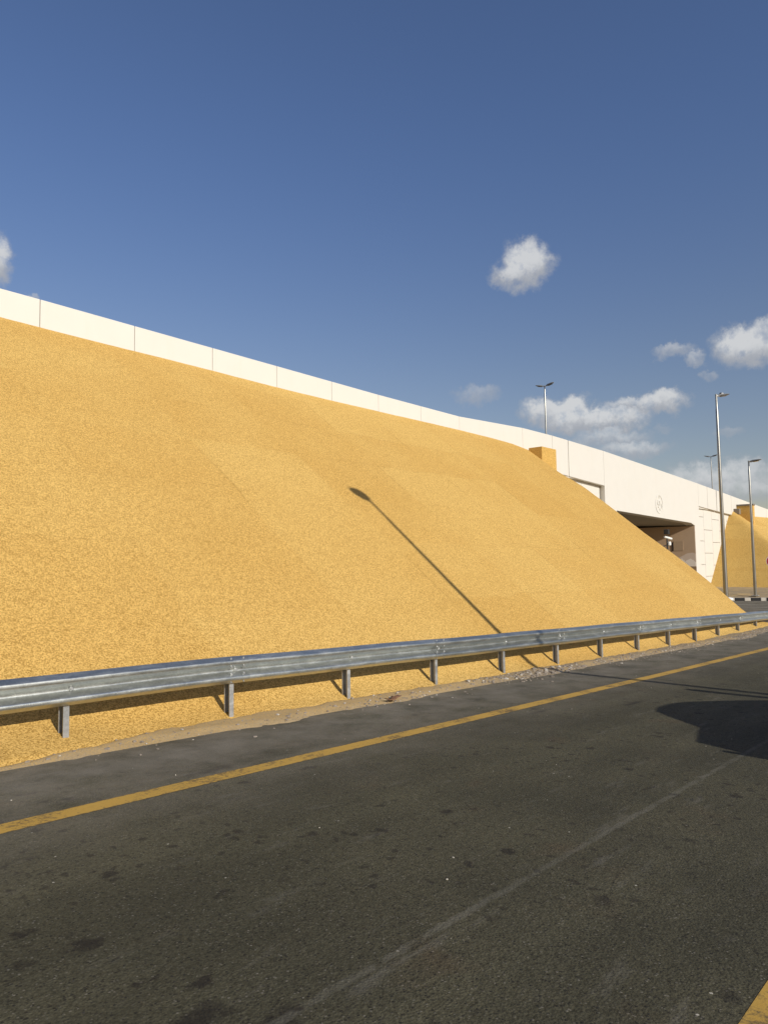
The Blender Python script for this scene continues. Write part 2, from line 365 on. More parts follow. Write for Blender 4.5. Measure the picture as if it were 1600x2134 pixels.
# ---------------------------------------------------------------- mesh helpers
class MB:
    def __init__(s): s.v = []; s.f = []; s.mi = []
    def add(s, vs, fs, mi=0):
        o = len(s.v); s.v += [tuple(q) for q in vs]; s.f += [tuple(i + o for i in f) for f in fs]; s.mi += [mi] * len(fs); return s
    def box(s, x0, x1, y0, y1, z0, z1, mi=0):
        vs = [(x, y, z) for x in (x0, x1) for y in (y0, y1) for z in (z0, z1)]
        return s.add(vs, [(0, 1, 3, 2), (4, 6, 7, 5), (0, 4, 5, 1), (2, 3, 7, 6), (0, 2, 6, 4), (1, 5, 7, 3)], mi)
    def slab(s, x0, x1, y0, y1, b0, b1, t0, t1):     # box with sloping bottom/top: heights at x0 and x1
        vs = [(x0, y0, b0), (x0, y0, t0), (x0, y1, b0), (x0, y1, t0), (x1, y0, b1), (x1, y0, t1), (x1, y1, b1), (x1, y1, t1)]
        return s.add(vs, [(0, 1, 3, 2), (4, 6, 7, 5), (0, 4, 5, 1), (2, 3, 7, 6), (0, 2, 6, 4), (1, 5, 7, 3)])
    def tube(s, pts, radii, n=14, cap=True):
        pts = [Vector(p) for p in pts]
        if not isinstance(radii, (list, tuple)): radii = [radii] * len(pts)
        rings = []
        for i, p in enumerate(pts):
            t = (pts[min(i + 1, len(pts) - 1)] - pts[max(i - 1, 0)]).normalized()
            a = t.cross(Vector((0, 0, 1)) if abs(t.z) < .9 else Vector((1, 0, 0))).normalized(); b = t.cross(a)
            rings.append([p + (a * cos(2 * pi * k / n) + b * sin(2 * pi * k / n)) * radii[i] for k in range(n)])
        vs = [q for r in rings for q in r]; fs = []
        for i in range(len(pts) - 1):
            for k in range(n):
                fs.append((i * n + k, i * n + (k + 1) % n, (i + 1) * n + (k + 1) % n, (i + 1) * n + k))
        if cap: fs += [tuple(range(n))[::-1], tuple((len(pts) - 1) * n + k for k in range(n))]
        return s.add(vs, fs)
    def prism(s, poly, axis, a, b):                   # polygon extruded along axis x/y/z from a to b
        n = len(poly)
        def P(q, t): return {'y': (q[0], t, q[1]), 'x': (t, q[0], q[1]), 'z': (q[0], q[1], t)}[axis]
        vs = [P(q, a) for q in poly] + [P(q, b) for q in poly]
        fs = [tuple(range(n)), tuple(range(2 * n - 1, n - 1, -1))] + [(i, i + n, (i + 1) % n + n, (i + 1) % n) for i in range(n)]
        return s.add(vs, fs)
    def build(s, name, mat, parent=None, smooth=False, bevel=0.0, fix=True):
        me = bpy.data.meshes.new(name); me.from_pydata(s.v, [], s.f)
        for mm in (mat if isinstance(mat, (list, tuple)) else [mat]): me.materials.append(mm)
        for i, pl in enumerate(me.polygons): pl.material_index = s.mi[i]
        if fix:
            bm = bmesh.new(); bm.from_mesh(me); bmesh.ops.recalc_face_normals(bm, faces=bm.faces); bm.to_mesh(me); bm.free()
        if smooth:
            me.polygons.foreach_set('use_smooth', [True] * len(me.polygons))
            if smooth != 'all': me.set_sharp_from_angle(angle=R(38))
        o = bpy.data.objects.new(name, me); COL.objects.link(o)
        if parent is not None: o.parent = parent
        if bevel:
            b = o.modifiers.new('bevel', 'BEVEL'); b.width = bevel; b.segments = 2; b.limit_method = 'ANGLE'; b.angle_limit = R(50)
        return o


def tag(o, label=None, cat=None, group=None, kind=None):
    for k, v in (('label', label), ('category', cat), ('group', group), ('kind', kind)):
        if v: o[k] = v
    return o


def empty(name, loc=(0, 0, 0), rz=0.0):
    o = bpy.data.objects.new(name, None); COL.objects.link(o); o.location = loc; o.rotation_euler = (0, 0, rz); o.empty_display_size = .3
    return o


def kids(o): return [c for c in bpy.data.objects if c.parent == o]


def copy_tree(o, parent=None):
    c = o.copy(); COL.objects.link(c)
    if parent is not None: c.parent = parent
    for ch in kids(o): copy_tree(ch, c)
    return c


def lerp(tab, x):
    if x <= tab[0][0]: a, b = tab[0], tab[1]
    elif x >= tab[-1][0]: a, b = tab[-2], tab[-1]
    else:
        for a, b in zip(tab, tab[1:]):
            if a[0] <= x <= b[0]: break
    return a[1] + (b[1] - a[1]) * (x - a[0]) / (b[0] - a[0])


def sstep(a, b, x):
    t = max(0, min(1, (x - a) / (b - a))); return t * t * (3 - 2 * t)


def nz(x, y, z=0.0, s=1.0): return noise.noise(Vector((x * s, y * s, z)))


GT = [(-400, .9), (-40, .9), (-20, .6), (3.5, -.02), (13.25, -.32), (21, -.53), (26, -.58), (29, -.56), (35, -.40), (400, -.40)]
def gz(x): return lerp(GT, x)


# ---------------------------------------------------------------- ground, roads
def sheet(name, xs, ys, zf, mat, label=None, kind='structure', smooth=True):
    mb = MB(); vs = [(x, y, zf(x, y)) for x in xs for y in ys]; n = len(ys)
    fs = [(i * n + j, (i + 1) * n + j, (i + 1) * n + j + 1, i * n + j + 1) for i in range(len(xs) - 1) for j in range(n - 1)]
    o = mb.add(vs, fs).build(name, mat, smooth='all' if smooth else False, fix=False)
    return tag(o, label, None, None, kind)


def lin(a, b, n): return [a + (b - a) * i / (n - 1) for i in range(n)]


XS = [-1500, -400, -120, -60] + lin(-40, 60, 101) + [90, 150, 400, 1500]
sheet('ground', XS, [-1500, -300, -60, -16, 0, 8, 20, 60, 150, 500, 1500], lambda x, y: gz(x) - .03, M['ground'])
sheet('road', [-400, -120, -60] + lin(-40, 46.0, 87), [-13, -6, 0, 3, 6.62], lambda x, y: gz(x), M['asphalt'])
sheet('cross_road', lin(31.0, 46.0, 16), [6.62, 12, 20, 44, 120, 300], lambda x, y: gz(x) - .004, M['asphalt'])
ed = MB()
sheet('road_marking', lin(-30, 44, 149), [5.005, 5.205], lambda x, y: gz(x) + .002, M['line'])
sheet('road_marking', lin(-30, 31, 124), [.66, .906], lambda x, y: gz(x) + .0015, M['line'])
sheet('road_marking', [37.8, 37.95], [9.9, 10.9], lambda x, y: gz(x) + .003, M['line_white'])
sheet('road_marking', [35.8, 35.9], [8.2, 11.3], lambda x, y: gz(x) + .003, M['line_white'])


def toe_y(x): return 7.04 + .05 * nz(x, 0, 8, .35) + .05 * nz(x, 0, 9, 1.3) + .03 * nz(x, 0, 9, 4) - .20 * sstep(4.3, 3.2, x) - .10 * sstep(24, 27, x)


# verge sand: a low ragged heap that dips under the asphalt at its edges
def verge(x, y):
    t = (y - 5.9) / .95
    e = nz(x, y, 1, .45) * .30 + nz(x, y, 2, 1.6) * .18 + nz(x, y, 3, 6) * .06 - .10 + .12 * sstep(15, 25, x)
    h = (t + e - .66) * .14
    ty = toe_y(x); h -= .09 * sstep(ty - .08, ty + .14, y + .05 * nz(x, y, 6, 3))
    return gz(x) + max(-.03, min(.03, h)) + nz(x, y, 5, 9) * .006 + nz(x, y, 5, 25) * .004
sheet('verge', lin(-12, 31, 720), lin(5.75, 7.5, 34), verge, M['sand'])
sheet('verge', lin(31, 45.9, 60), lin(5.75, 6.9, 12), lambda x, y: verge(x, y) - .01, M['sand'])


# ---------------------------------------------------------------- embankments
PT = [(-60, 8.9), (6.64, 7.99), (12.46, 7.85), (19.47, 7.68), (24.28, 7.61), (29.16, 7.79), (31.0, 7.80), (37.54, 7.64), (52.84, 6.95), (59.81, 6.58), (69.86, 6.04), (140, 2.6)]
PB = [(-60, 8.3), (6.66, 7.33), (12.46, 7.19), (17.17, 7.10), (20.5, 7.08), (24.26, 7.06), (26.5, 7.02), (28.2, 6.97), (30.0, 6.80), (32.0, 6.3)]
HIP = [(6.7, 29.5), (7.0, 29.1), (7.25, 28.7), (7.5, 28.35), (7.9, 28.3), (8.8, 28.8), (9.7, 29.15), (10.7, 29.35), (11.8, 29.45), (13.6, 29.95), (15.1, 30.4), (16.3, 30.95), (17.2, 31.1)]
def emb_z(x, y):
    ty = toe_y(x); zt = lerp(PB, x); g = gz(x) - .03
    k = (zt - gz(x)) / (17.0 - 7.17)
    straight = zt - k * (17.0 - y)
    d = y - ty
    flare = gz(x) - .025 + .03 * sstep(-.05, .08, d) + .32 * max(0, d)
    # soft maximum of the planar face and the flared foot
    a, b = straight, flare if d > -.06 else g - .05
    w = .03
    mx = max(a, b) + w * math.log(1 + math.exp(-abs(a - b) / w)) * (1 if d > .1 else 0)
    u = nz(x, y, 11, .3) * .014 + nz(x, y, 12, 1.7) * .006 + nz(x, y, 13, 7) * .004
    return mx + u * sstep(0, 1, d)


vs = []; fs = []
ys = [6.4, 6.5, 6.58, 6.64] + lin(6.68, 7.6, 44) + lin(7.68, 9, 14) + lin(9.15, 16.5, 46) + lin(16.6, 17.06, 5)
ts = lin(0, 1, 300)
EX = lin(.12, 9.6, 36)
for y in ys:
    hx = lerp(HIP, y)
    for t in ts:
        x = -34 + (hx + 34) * (1 - (1 - t) ** 1.0)
        z = emb_z(x, y)
        z -= .30 * sstep(hx - 1.6, hx, x) * sstep(14.5, 16.6, y) + .05 * sstep(hx - .35, hx, x)
        vs.append((x, y, z))
    zh = vs[-1][2]
    for e in EX:
        vs.append((hx + e, y, max(zh - 1.08 * e + .06 * sstep(.5, 0, e) - .06, gz(hx + e) - .25) + nz(hx + e, y, 14, .8) * .04 * min(1, e)))
nc = len(ts) + len(EX)
for i in range(len(ys) - 1):
    for j in range(nc - 1):
        fs.append((i * nc + j, i * nc + j + 1, (i + 1) * nc + j + 1, (i + 1) * nc + j))
o = MB().add(vs, fs).build('embankment', M['emb'], smooth='all', fix=False)
tag(o, 'long steep ochre sprayed slope rising behind the guardrail to the white parapet', 'embankment', kind='structure')

# embankment beyond the underpass: an end face towards the opening and a front face along the road
def emb2(x, y):
    zt = lerp([(59.6, 5.45), (62, 5.2), (69.9, 5.35), (140, 2.0)], x) if x > 59.6 else 5.45
    g = gz(x)
    front = zt - .80 * (17.0 - y)
    end = 5.5 - 1.03 * (59.75 - x) if x < 62 else 99
    w = .12
    mn = min(front, end) - w * math.log(1 + math.exp(-abs(front - end) / w))
    return max(mn, g - .25) + nz(x, y, 21, .6) * .05 + nz(x, y, 22, 2.5) * .02
xs2 = lin(52.6, 64, 58) + [66, 70, 75, 80, 90, 100, 120, 140]; ys2 = lin(7.5, 17.22, 50)
vs = [(x, y, emb2(x, y)) for x in xs2 for y in ys2]; n = len(ys2)
fs = [(i * n + j, (i + 1) * n + j, (i + 1) * n + j + 1, i * n + j + 1) for i in range(len(xs2) - 1) for j in range(n - 1)]
o = MB().add(vs, fs).build('embankment', M['emb'], smooth='all', fix=False)
tag(o, 'farther ochre slope with a shaded end face beyond the underpass', 'embankment', kind='structure')

# ---------------------------------------------------------------- overpass
br = empty('overpass', (37.5, 17, -.6))
tag(br, 'white painted road overpass with parapet panels, fascia and a dark underpass opening', 'overpass')
def P_(mb, name, mat, parent=br, **kw):
    o = mb.build(name, mat, parent, **kw); o.matrix_parent_inverse = Matrix.Translation(-Vector((37.5, 17, -.6))) if parent is br else Matrix.Identity(4)
    return o
J = [6.64 - 2.4 * k + .91 - 2.4 for k in range(14, 0, -1)]
J = [7.55 - 2.39 * k for k in range(16, 0, -1)]
# joints measured along the parapet
J += [7.55, 9.96, 12.36, 14.71, 17.06, 19.36, 21.76, 24.24, 29.12]
G = .011
for a, b in zip(J, J[1:]):
    P_(MB().slab(a + G / 2, b - G / 2, 17.0, 17.24, lerp(PB, a) - .9, lerp(PB, b) - .9, lerp(PT, a), lerp(PT, b)), 'parapet_panel', M['white'], bevel=.018)
jb = MB()
jb.prism([(J[0], 5.5)] + [(a, lerp(PT, a) - .03) for a in J] + [(J[-1], 5.5)], 'y', 17.05, 17.20)
P_(jb, 'joint_backing', M['joint'])
# fascia panels left of the underpass, standing proud of the wall below
for a, b, zl in ((29.12, 31.86, 5.0), (31.87, 33.44, 5.93), (33.49, 37.44, 5.93)):
    P_(MB().slab(a + G / 2, b - G / 2, 17.0, 17.24, zl + (a - 34) * -.046 if zl > 5.5 else zl, zl + (b - 34) * -.046 if zl > 5.5 else zl, lerp(PT, a), lerp(PT, b)), 'fascia_panel', M['white'], bevel=.012)
P_(MB().box(29.12, 37.46, 17.06, 17.30, 5.9, 7.5), 'joint_backing', M['joint'])
P_(MB().box(30.0, 35.25, 17.26, 18.0, -1, 6.0), 'abutment_wall', M['white']); P_(MB().box(35.27, 37.35, 17.26, 18.0, -1, 6.0), 'abutment_wall', M['white'])
# portal: legs and deck beam as one frame right through the bridge
poly = [(37.46, -1.2), (37.46, 7.645), (45.0, 7.31), (52.14, 6.985), (52.14, -1.2), (51.2, -1.2), (51.2, 4.08), (50.5, 4.235), (38.9, 4.51), (38.9, -1.2)]
P_(MB().prism(poly, 'y', 17.0, 17.55), 'portal_frame', M['white'], bevel=.015)
poly2 = [(37.46, -1.2), (37.46, 6.2), (52.14, 5.6), (52.14, -1.2), (51.205, -1.2), (51.205, 4.085), (50.5, 4.24), (38.9, 4.515), (38.9, -1.2)]
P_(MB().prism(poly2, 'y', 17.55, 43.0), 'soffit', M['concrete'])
def skew(mb):                # turns the far tunnel wall off square, added so it catches more sun
    a = R(8.0)
    mb.v = [(51.2 + (x - 51.2) * cos(a) - (y - 17.0) * sin(a), 17.0 + (x - 51.2) * sin(a) + (y - 17.0) * cos(a), z) for x, y, z in mb.v]; return mb
P_(skew(MB().box(51.14, 51.2, 17.03, 43.0, -1.0, 4.06)), 'mural_wall', M['mural'])
P_(skew(MB().box(51.12, 51.14, 17.78, 18.40, 2.42, 3.08)), 'access_panel', M['panel_brown'], bevel=.006)
P_(skew(MB().box(51.10, 51.14, 18.44, 18.49, 2.40, 3.0)), 'conduit', M['black'])
# fascia right of the opening
for a, b in ((52.15, 54.02), (54.05, 55.95), (56.07, 59.44), (59.46, 62.0)):
    P_(MB().slab(a + .01, b - .01, 17.0, 17.24, 5.425 - (a - 52.14) * .0385, 5.425 - (b - 52.14) * .0385, lerp(PT, a) - (.05 if a > 52.2 and a < 54 else 0), lerp(PT, b)), 'fascia_panel', M['white'], bevel=.012)
P_(MB().box(52.15, 62, 17.08, 17.3, 5.3, 6.3), 'joint_backing', M['joint'])
G2 = .03
for (a, b, js) in ((52.16, 53.60, (4.75, 3.09, 1.46)), (53.60, 55.36, (3.87, 2.25, .64)), (55.36, 57.0, (4.66, 3.02, 1.4)), (57.0, 58.7, (3.87, 2.25, .64)), (58.7, 62.0, (4.66, 3.02, 1.4))):
    zz = [6.0] + list(js) + [-1.0]
    for t, bt in zip(zz, zz[1:]):
        P_(MB().box(a + G2 / 2, b - G2 / 2, 17.20, 17.5, bt + G2 / 2, t - G2 / 2), 'wall_panel', M['white'], bevel=.008)
P_(MB().box(52.15, 62, 17.28, 17.6, -1, 6.0), 'joint_backing', M['joint'])
J2 = [62.0 + 2.4 * k for k in range(30)]
for a, b in zip(J2, J2[1:]):
    P_(MB().slab(a + G / 2, b - G / 2, 17.0, 17.24, lerp(PT, a) - 2.2, lerp(PT, b) - 2.2, lerp(PT, a), lerp(PT, b)), 'parapet_panel', M['white'], bevel=.012)
# deck and far parapet
dk = MB()
XD = [-40, 6.6, 24, 29, 37.5, 52.8, 70, 130]
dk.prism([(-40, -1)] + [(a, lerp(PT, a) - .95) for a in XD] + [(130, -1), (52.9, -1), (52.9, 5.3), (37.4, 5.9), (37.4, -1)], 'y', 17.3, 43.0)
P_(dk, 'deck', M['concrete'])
P_(MB().prism([(a, lerp(PT, a) - 2) for a in XD] + [(a, lerp(PT, a) - .1) for a in XD[::-1]], 'y', 43.0, 43.24), 'far_parapet', M['white'])
# ochre blocks at the slope heads
P_(MB().box(29.62, 30.95, 16.33, 17.0, 5.4, 6.93), 'end_block', M['emb'], bevel=.02)
P_(MB().box(60.7, 61.15, 15.84, 17.0, 4.2, 5.86), 'end_block', M['emb'], bevel=.02)
P_(MB().box(60.66, 61.19, 15.80, 17.0, 5.86, 5.98), 'block_cap', M['cap'])
P_(MB().box(59.9, 60.3, 16.6, 17.0, 5.2, 5.62), 'block_cap', M['cap'])
# round relief emblem over the opening
EC = Vector((45.0, 17.0, 5.19)); em = MB()
def disc_ring(mb, r0, r1, y0, y1, a0=0, a1=2 * pi, n=56):
    pts = [(a0 + (a1 - a0) * k / n) for k in range(n + 1)]
    for a, b in zip(pts, pts[1:]):
        q = [(EC.x + r * cos(t), EC.z + r * sin(t)) for r, t in ((r0, a), (r1, a), (r1, b), (r0, b))]
        mb.prism(q, 'y', y0, y1)
disc_ring(em, .525, .575, 16.978, 17.0)
def stroke(mb, pts, w=.045):
    pts = [((x - 830) / 180 * .56, -(y - 1060) / 470 * .56) for x, y in pts]
    for (u0, w0), (u1, w1) in zip(pts, pts[1:]):
        dv = Vector((u1 - u0, w1 - w0)); L = dv.length; dv /= L; nn = Vector((-dv.y, dv.x)) * w / 2
        q = [(EC.x + u0 + nn.x, EC.z + w0 + nn.y), (EC.x + u0 - nn.x, EC.z + w0 - nn.y), (EC.x + u1 - nn.x, EC.z + w1 - nn.y), (EC.x + u1 + nn.x, EC.z + w1 + nn.y)]
        mb.prism(q, 'y', 16.968, 17.0)
STR = []
for st in (((830, 640), (832, 760)), ((768, 870), (750, 1000)), ((735, 1030), (800, 1110)), ((930, 860), (835, 915)), ((850, 930), (855, 1130)), ((925, 1030), (945, 1180)), ((945, 1200), (945, 1260)), ((845, 1280), (865, 1390)), ((770, 1180), (800, 1250))):
    STR.append(st)
emb_o = P_(em, 'emblem', M['white'])
for st in STR:
    gl = MB(); stroke(gl, st, .05)
    g_o = gl.build('relief_stroke', M['white'], emb_o); g_o.matrix_parent_inverse = Matrix.Identity(4)

# ---------------------------------------------------------------- guardrail
RT = [(-8, 1.02), (2.87, .70), (5.46, .65), (9.39, .525), (13.3, .405), (17.25, .285), (21.16, .16), (25.1, .03), (28.67, -.08), (34, -.20)]
gr = empty('guardrail', (3.5, 7.15, -.02))
tag(gr, 'galvanised steel W-beam guardrail on posts along the foot of the ochre slope', 'guardrail')
GI = Matrix.Translation(-Vector((3.5, 7.15, -.02)))
ctrl = [(.028, .150), (.0, .156), (-.012, .152), (-.070, .118), (-.083, .108), (-.083, .076), (-.070, .064), (-.012, .022), (0, .014), (0, -.014), (-.012, -.022), (-.070, -.064), (-.083, -.076), (-.083, -.108), (-.070, -.118), (-.012, -.152), (0, -.156), (.028, -.150)]
def chaikin(p):
    q = [p[0]]
    for a, b in zip(p, p[1:]):
        q += [(a[0] * .75 + b[0] * .25, a[1] * .75 + b[1] * .25), (a[0] * .25 + b[0] * .75, a[1] * .25 + b[1] * .75)]
    return q + [p[-1]]
prof = chaikin(chaikin(ctrl))
YB = 7.10
posts = [3.48 + 1.962 * k for k in range(-5, 16)]
spl = [p + .03 for i, p in enumerate(posts) if (i - 6) % 2 == 0]     # splices sit on every other post
_b = MB().tube([(0, 0, 0), (0, -.011, 0), (0, -.018, 0)], [.014, .014, .008], 10).build('bolt', M['galv_post'], None, smooth=True)
BOLT = _b.data; bpy.data.objects.remove(_b)
ends = [posts[0] - .6] + spl + [posts[-1] + .5]
first = True
for i, (a, b) in enumerate(zip(ends, ends[1:])):
    if b - a < .7: continue
    off = -.007 if i % 2 else 0.0
    xs = lin(a - .16, b + .16, 12)
    k = len(prof); vs = []
    for x in xs:
        zc = lerp(RT, x) - .156 + .004 * sin(x * 1.7)
        vs += [(x, YB + off + py, zc + pz) for py, pz in prof]
    for x in xs:
        zc = lerp(RT, x) - .156 + .004 * sin(x * 1.7)
        vs += [(x, YB + off + py + .0035, zc + pz * .985) for py, pz in prof]
    nn = len(xs) * k
    fs = [(u * k + v, (u + 1) * k + v, (u + 1) * k + v + 1, u * k + v + 1) for u in range(len(xs) - 1) for v in range(k - 1)]
    fs += [(nn + u * k + v, nn + u * k + v + 1, nn + (u + 1) * k + v + 1, nn + (u + 1) * k + v) for u in range(len(xs) - 1) for v in range(k - 1)]
    for v in range(k - 1):
        fs += [(v, v + 1, nn + v + 1, nn + v)]; e0 = (len(xs) - 1) * k; fs += [(e0 + v, nn + e0 + v, nn + e0 + v + 1, e0 + v + 1)]
    for u in range(len(xs) - 1):
        for v in (0, k - 1): fs += [(u * k + v, nn + u * k + v, nn + (u + 1) * k + v, (u + 1) * k + v)]
    o = MB().add(vs, fs).build('rail_beam', M['galv'], gr, smooth=True); o.matrix_parent_inverse = GI
    def put(x, z, y, k=1.0):
        q = bpy.data.objects.new('bolt', BOLT); COL.objects.link(q); q.parent = o; q.location = (x, y, z); q.scale = (k, k, k)
    for sx in (b - .09, b + .09):
        zc = lerp(RT, sx) - .156
        for zz in (.042, -.042): put(sx, zc + zz, YB + off - .045, 1.15)
        put(sx, zc + .135, YB + off - .042, .8); put(sx, zc - .135, YB + off - .042, .8)
    for p in [p for p in posts if a - .02 < p < b + .02]: put(p + .03, lerp(RT, p) - .156, YB - .005, 1.7)
def c_post(px, zt, zb):
    mb = MB(); t = .005; w, d = .06, .105       # w along the road, d across it
    y0, y1 = 7.115, 7.115 + d; x0, x1 = px - w / 2, px + w / 2
    # channel section open towards -x, with small return lips
    mb.prism([(x1, y0), (x1, y1), (x0, y1), (x0, y1 - .014), (x0 + t, y1 - .014), (x0 + t, y1 - t), (x1 - t, y1 - t), (x1 - t, y0 + t), (x0 + t, y0 + t), (x0 + t, y0 + .014), (x0, y0 + .014), (x0, y0)], 'z', zb, zt)
    return mb
for p in posts:
    lean = random.uniform(-.008, .008)
    o = c_post(p, lerp(RT, p) - .03, gz(p) - .3).build('post', M['galv_post'], gr); o.matrix_parent_inverse = GI
# ---------------------------------------------------------------- street lamps
def head_mesh(L=.66, w=.13, th=.055):
    """flat teardrop LED head along +X from the spigot, tilting slightly up"""
    st = [(0, .035, .04), (.10, .05, .055), (.22, w * .8, th * 1.25), (.42, w, th), (.60, w * .95, th * .7), (.70, w * .75, th * .45), (.74, w * .35, th * .3)]
    vs = []; fs = []; n = 12; sc_ = L / .74
    for x, hw, t in st:
        for k in range(n):
            a = 2 * pi * k / n
            vs.append((x * sc_, hw * cos(a), x * sc_ * .17 + t * (sin(a) if sin(a) > 0 else sin(a) * .7)))
    for i in range(len(st) - 1):
        for k in range(n): fs.append((i * n + k, i * n + (k + 1) % n, (i + 1) * n + (k + 1) % n, (i + 1) * n + k))
    fs += [tuple(range(n)), tuple((len(st) - 1) * n + k for k in range(n))]
    return vs, fs


def street_lamp(name, loc, H, r0, r1, arms, label, cat='street lamp', L=.66, hscale=1.0, group=None, photo=False, door=True, tilt=0.0):
    root = empty(name, loc); tag(root, label, cat, group)
    pts = [(0, 0, -.4), (0, 0, 0), (0, 0, H * .5), (0, 0, H * .93), (0, 0, H * .935), (0, 0, H)]
    pole = MB().tube(pts, [r0, r0, (r0 + r1) / 2, r1 * 1.12, r1 * .9, r1 * .9], 18).build('pole', M['pole'], root, smooth=True)
    fl = MB(); fl.box(-r0 * 2, r0 * 2, -r0 * 2, r0 * 2, 0.0, .03)
    fl.build('base_plate', M['galv_post'], root, bevel=.005)
    if door: MB().box(r0 * .9, r0 + .012, -.05, .05, .5, .95).build('access_door', M['pole'], root, bevel=.004)
    for ang in arms:
        vs, fs = head_mesh(L, .15 * hscale, .06 * hscale)
        h = MB().add(vs, fs).build('lamp_head', M['lamp_grey'], root, smooth=True)
        h.location = (r1 * .8 * cos(ang), r1 * .8 * sin(ang), H - .06); h.rotation_euler = (0, -tilt, ang)
        ln = MB(); ln.add([(x * L / .74, y * hscale, x * L / .74 * .17 - .062 * hscale + dz) for dz in (0, .015) for x, y in ((.24, -.09), (.58, -.10), (.58, .10), (.24, .09))], [(0, 1, 2, 3), (4, 7, 6, 5), (0, 4, 5, 1), (1, 5, 6, 2), (2, 6, 7, 3), (3, 7, 4, 0)])
        ln.build('lens', M['dark_glass'], h)
        MB().tube([(-.05, 0, 0), (.06, 0, .0), (.13, 0, .02)], [.035, .04, .05], 12).build('bracket', M['lamp_pale'], h, smooth=True)
        if photo:
            MB().tube([(.17, 0, .08), (.17, 0, .115), (.17, 0, .14)], [.045, .045, .03], 12).build('photocell', M['black'], h, smooth=True)
            MB().tube([(.10, 0, .02), (.26, 0, .085)], [.045, .075], 12).build('driver_cover', M['lamp_pale'], h, smooth=True)
    return root


street_lamp('street_lamp', (32.0, 9.53, -.48), 9.04, .098, .046, [R(-38)], 'tall single-arm street lamp, largest of those beyond the ochre slope', photo=True, L=.55, hscale=.9, tilt=R(-2))
street_lamp('street_lamp', (42.5, 11.18, -.17), 7.16, .08, .046, [R(-95)], 'shorter single-arm street lamp standing in sand behind the striped kerb', L=.6, hscale=.92, tilt=R(-4))
street_lamp('street_lamp', (55.2, 30.0, 6.45), 10.1, .075, .06, [R(90), R(-90)], 'twin-headed street lamp on the overpass left of the big cloud bank', cat='street lamp', L=.80, hscale=1.25, group='twin-headed lamps on the overpass', tilt=R(4))
street_lamp('street_lamp', (97.4, 30.0, 3.5), 11.4, .075, .05, [R(90), R(-90)], 'small distant twin-headed street lamp behind the tall single pole', cat='street lamp', L=.80, hscale=1.2, group='twin-headed lamps on the overpass', tilt=R(4))
# the roadside lamp whose shadow climbs the slope; it stands just outside the frame
Y0 = -2.5   # set back beyond the shoulder
street_lamp('street_lamp', (11.55 + .131 * Y0, Y0, gz(11.2) - .02), 10.35, .10, .05, [R(96)], 'roadside street lamp throwing the long thin shadow across road and slope', L=.95, hscale=1.5)

# ---------------------------------------------------------------- camera mast in front of the opening
cm = empty('camera_mast', (42.0, 15.5, -.4)); tag(cm, 'dark mast with white bullet camera and black box before the underpass', 'security camera')
MB().tube([(0, 0, 0), (0, 0, 3.55)], [.045, .04], 12).build('mast', M['black'], cm, smooth=True)
MB().box(-.13, .13, -.12, .12, 3.63, 3.90).build('junction_box', M['black'], cm, bevel=.012)
bc = MB().tube([(-.22, .10, .06), (-.05, .03, .03), (.25, -.12, -.05)], [.055, .062, .062], 14)
b = bc.build('bullet_camera', M['cream'], cm, smooth=True); b.location = (.03, -.03, 3.42)
MB().tube([(.25, -.12, -.05), (.26, -.125, -.053)], [.045, .045], 14).build('camera_lens', M['black'], b)
dm = MB().tube([(0, 0, .14), (0, 0, .0), (0, 0, -.06), (0, 0, -.10)], [.085, .10, .085, .03], 16).build('dome_camera', M['cream'], cm, smooth=True); dm.location = (.05, -.10, 3.07)
MB().tube([(0, 0, 3.04), (-.4, .45, 2.82), (-1.0, 1.1, 2.55)], .022, 8).build('cable', M['black'], cm, smooth=True)

# ---------------------------------------------------------------- no entry sign at the picture's right edge
sg = empty('road_sign', (42.0, 10.12, -.5)); tag(sg, 'round red road sign with white rim cut off at the right edge', 'road sign')
MB().tube([(0, .06, 0), (0, .06, 2.6)], .035, 12).build('sign_post', M['pole'], sg, smooth=True)
fa = R(-139)
def disc(r, t, n=40): return MB().tube([(0, 0, 0), (t, 0, 0)], [r, r], n)
sp_ = disc(.33, .02).build('sign_face', M['sign_white'], sg); sp_.location = (0, 0, 2.13); sp_.rotation_euler = (0, 0, R(190))
rd = disc(.295, .006).build('red_disc', M['red'], sp_); rd.location = (.02, 0, 0)
MB().box(.026, .031, -.23, .23, -.055, .055).build('white_bar', M['sign_white'], sp_)

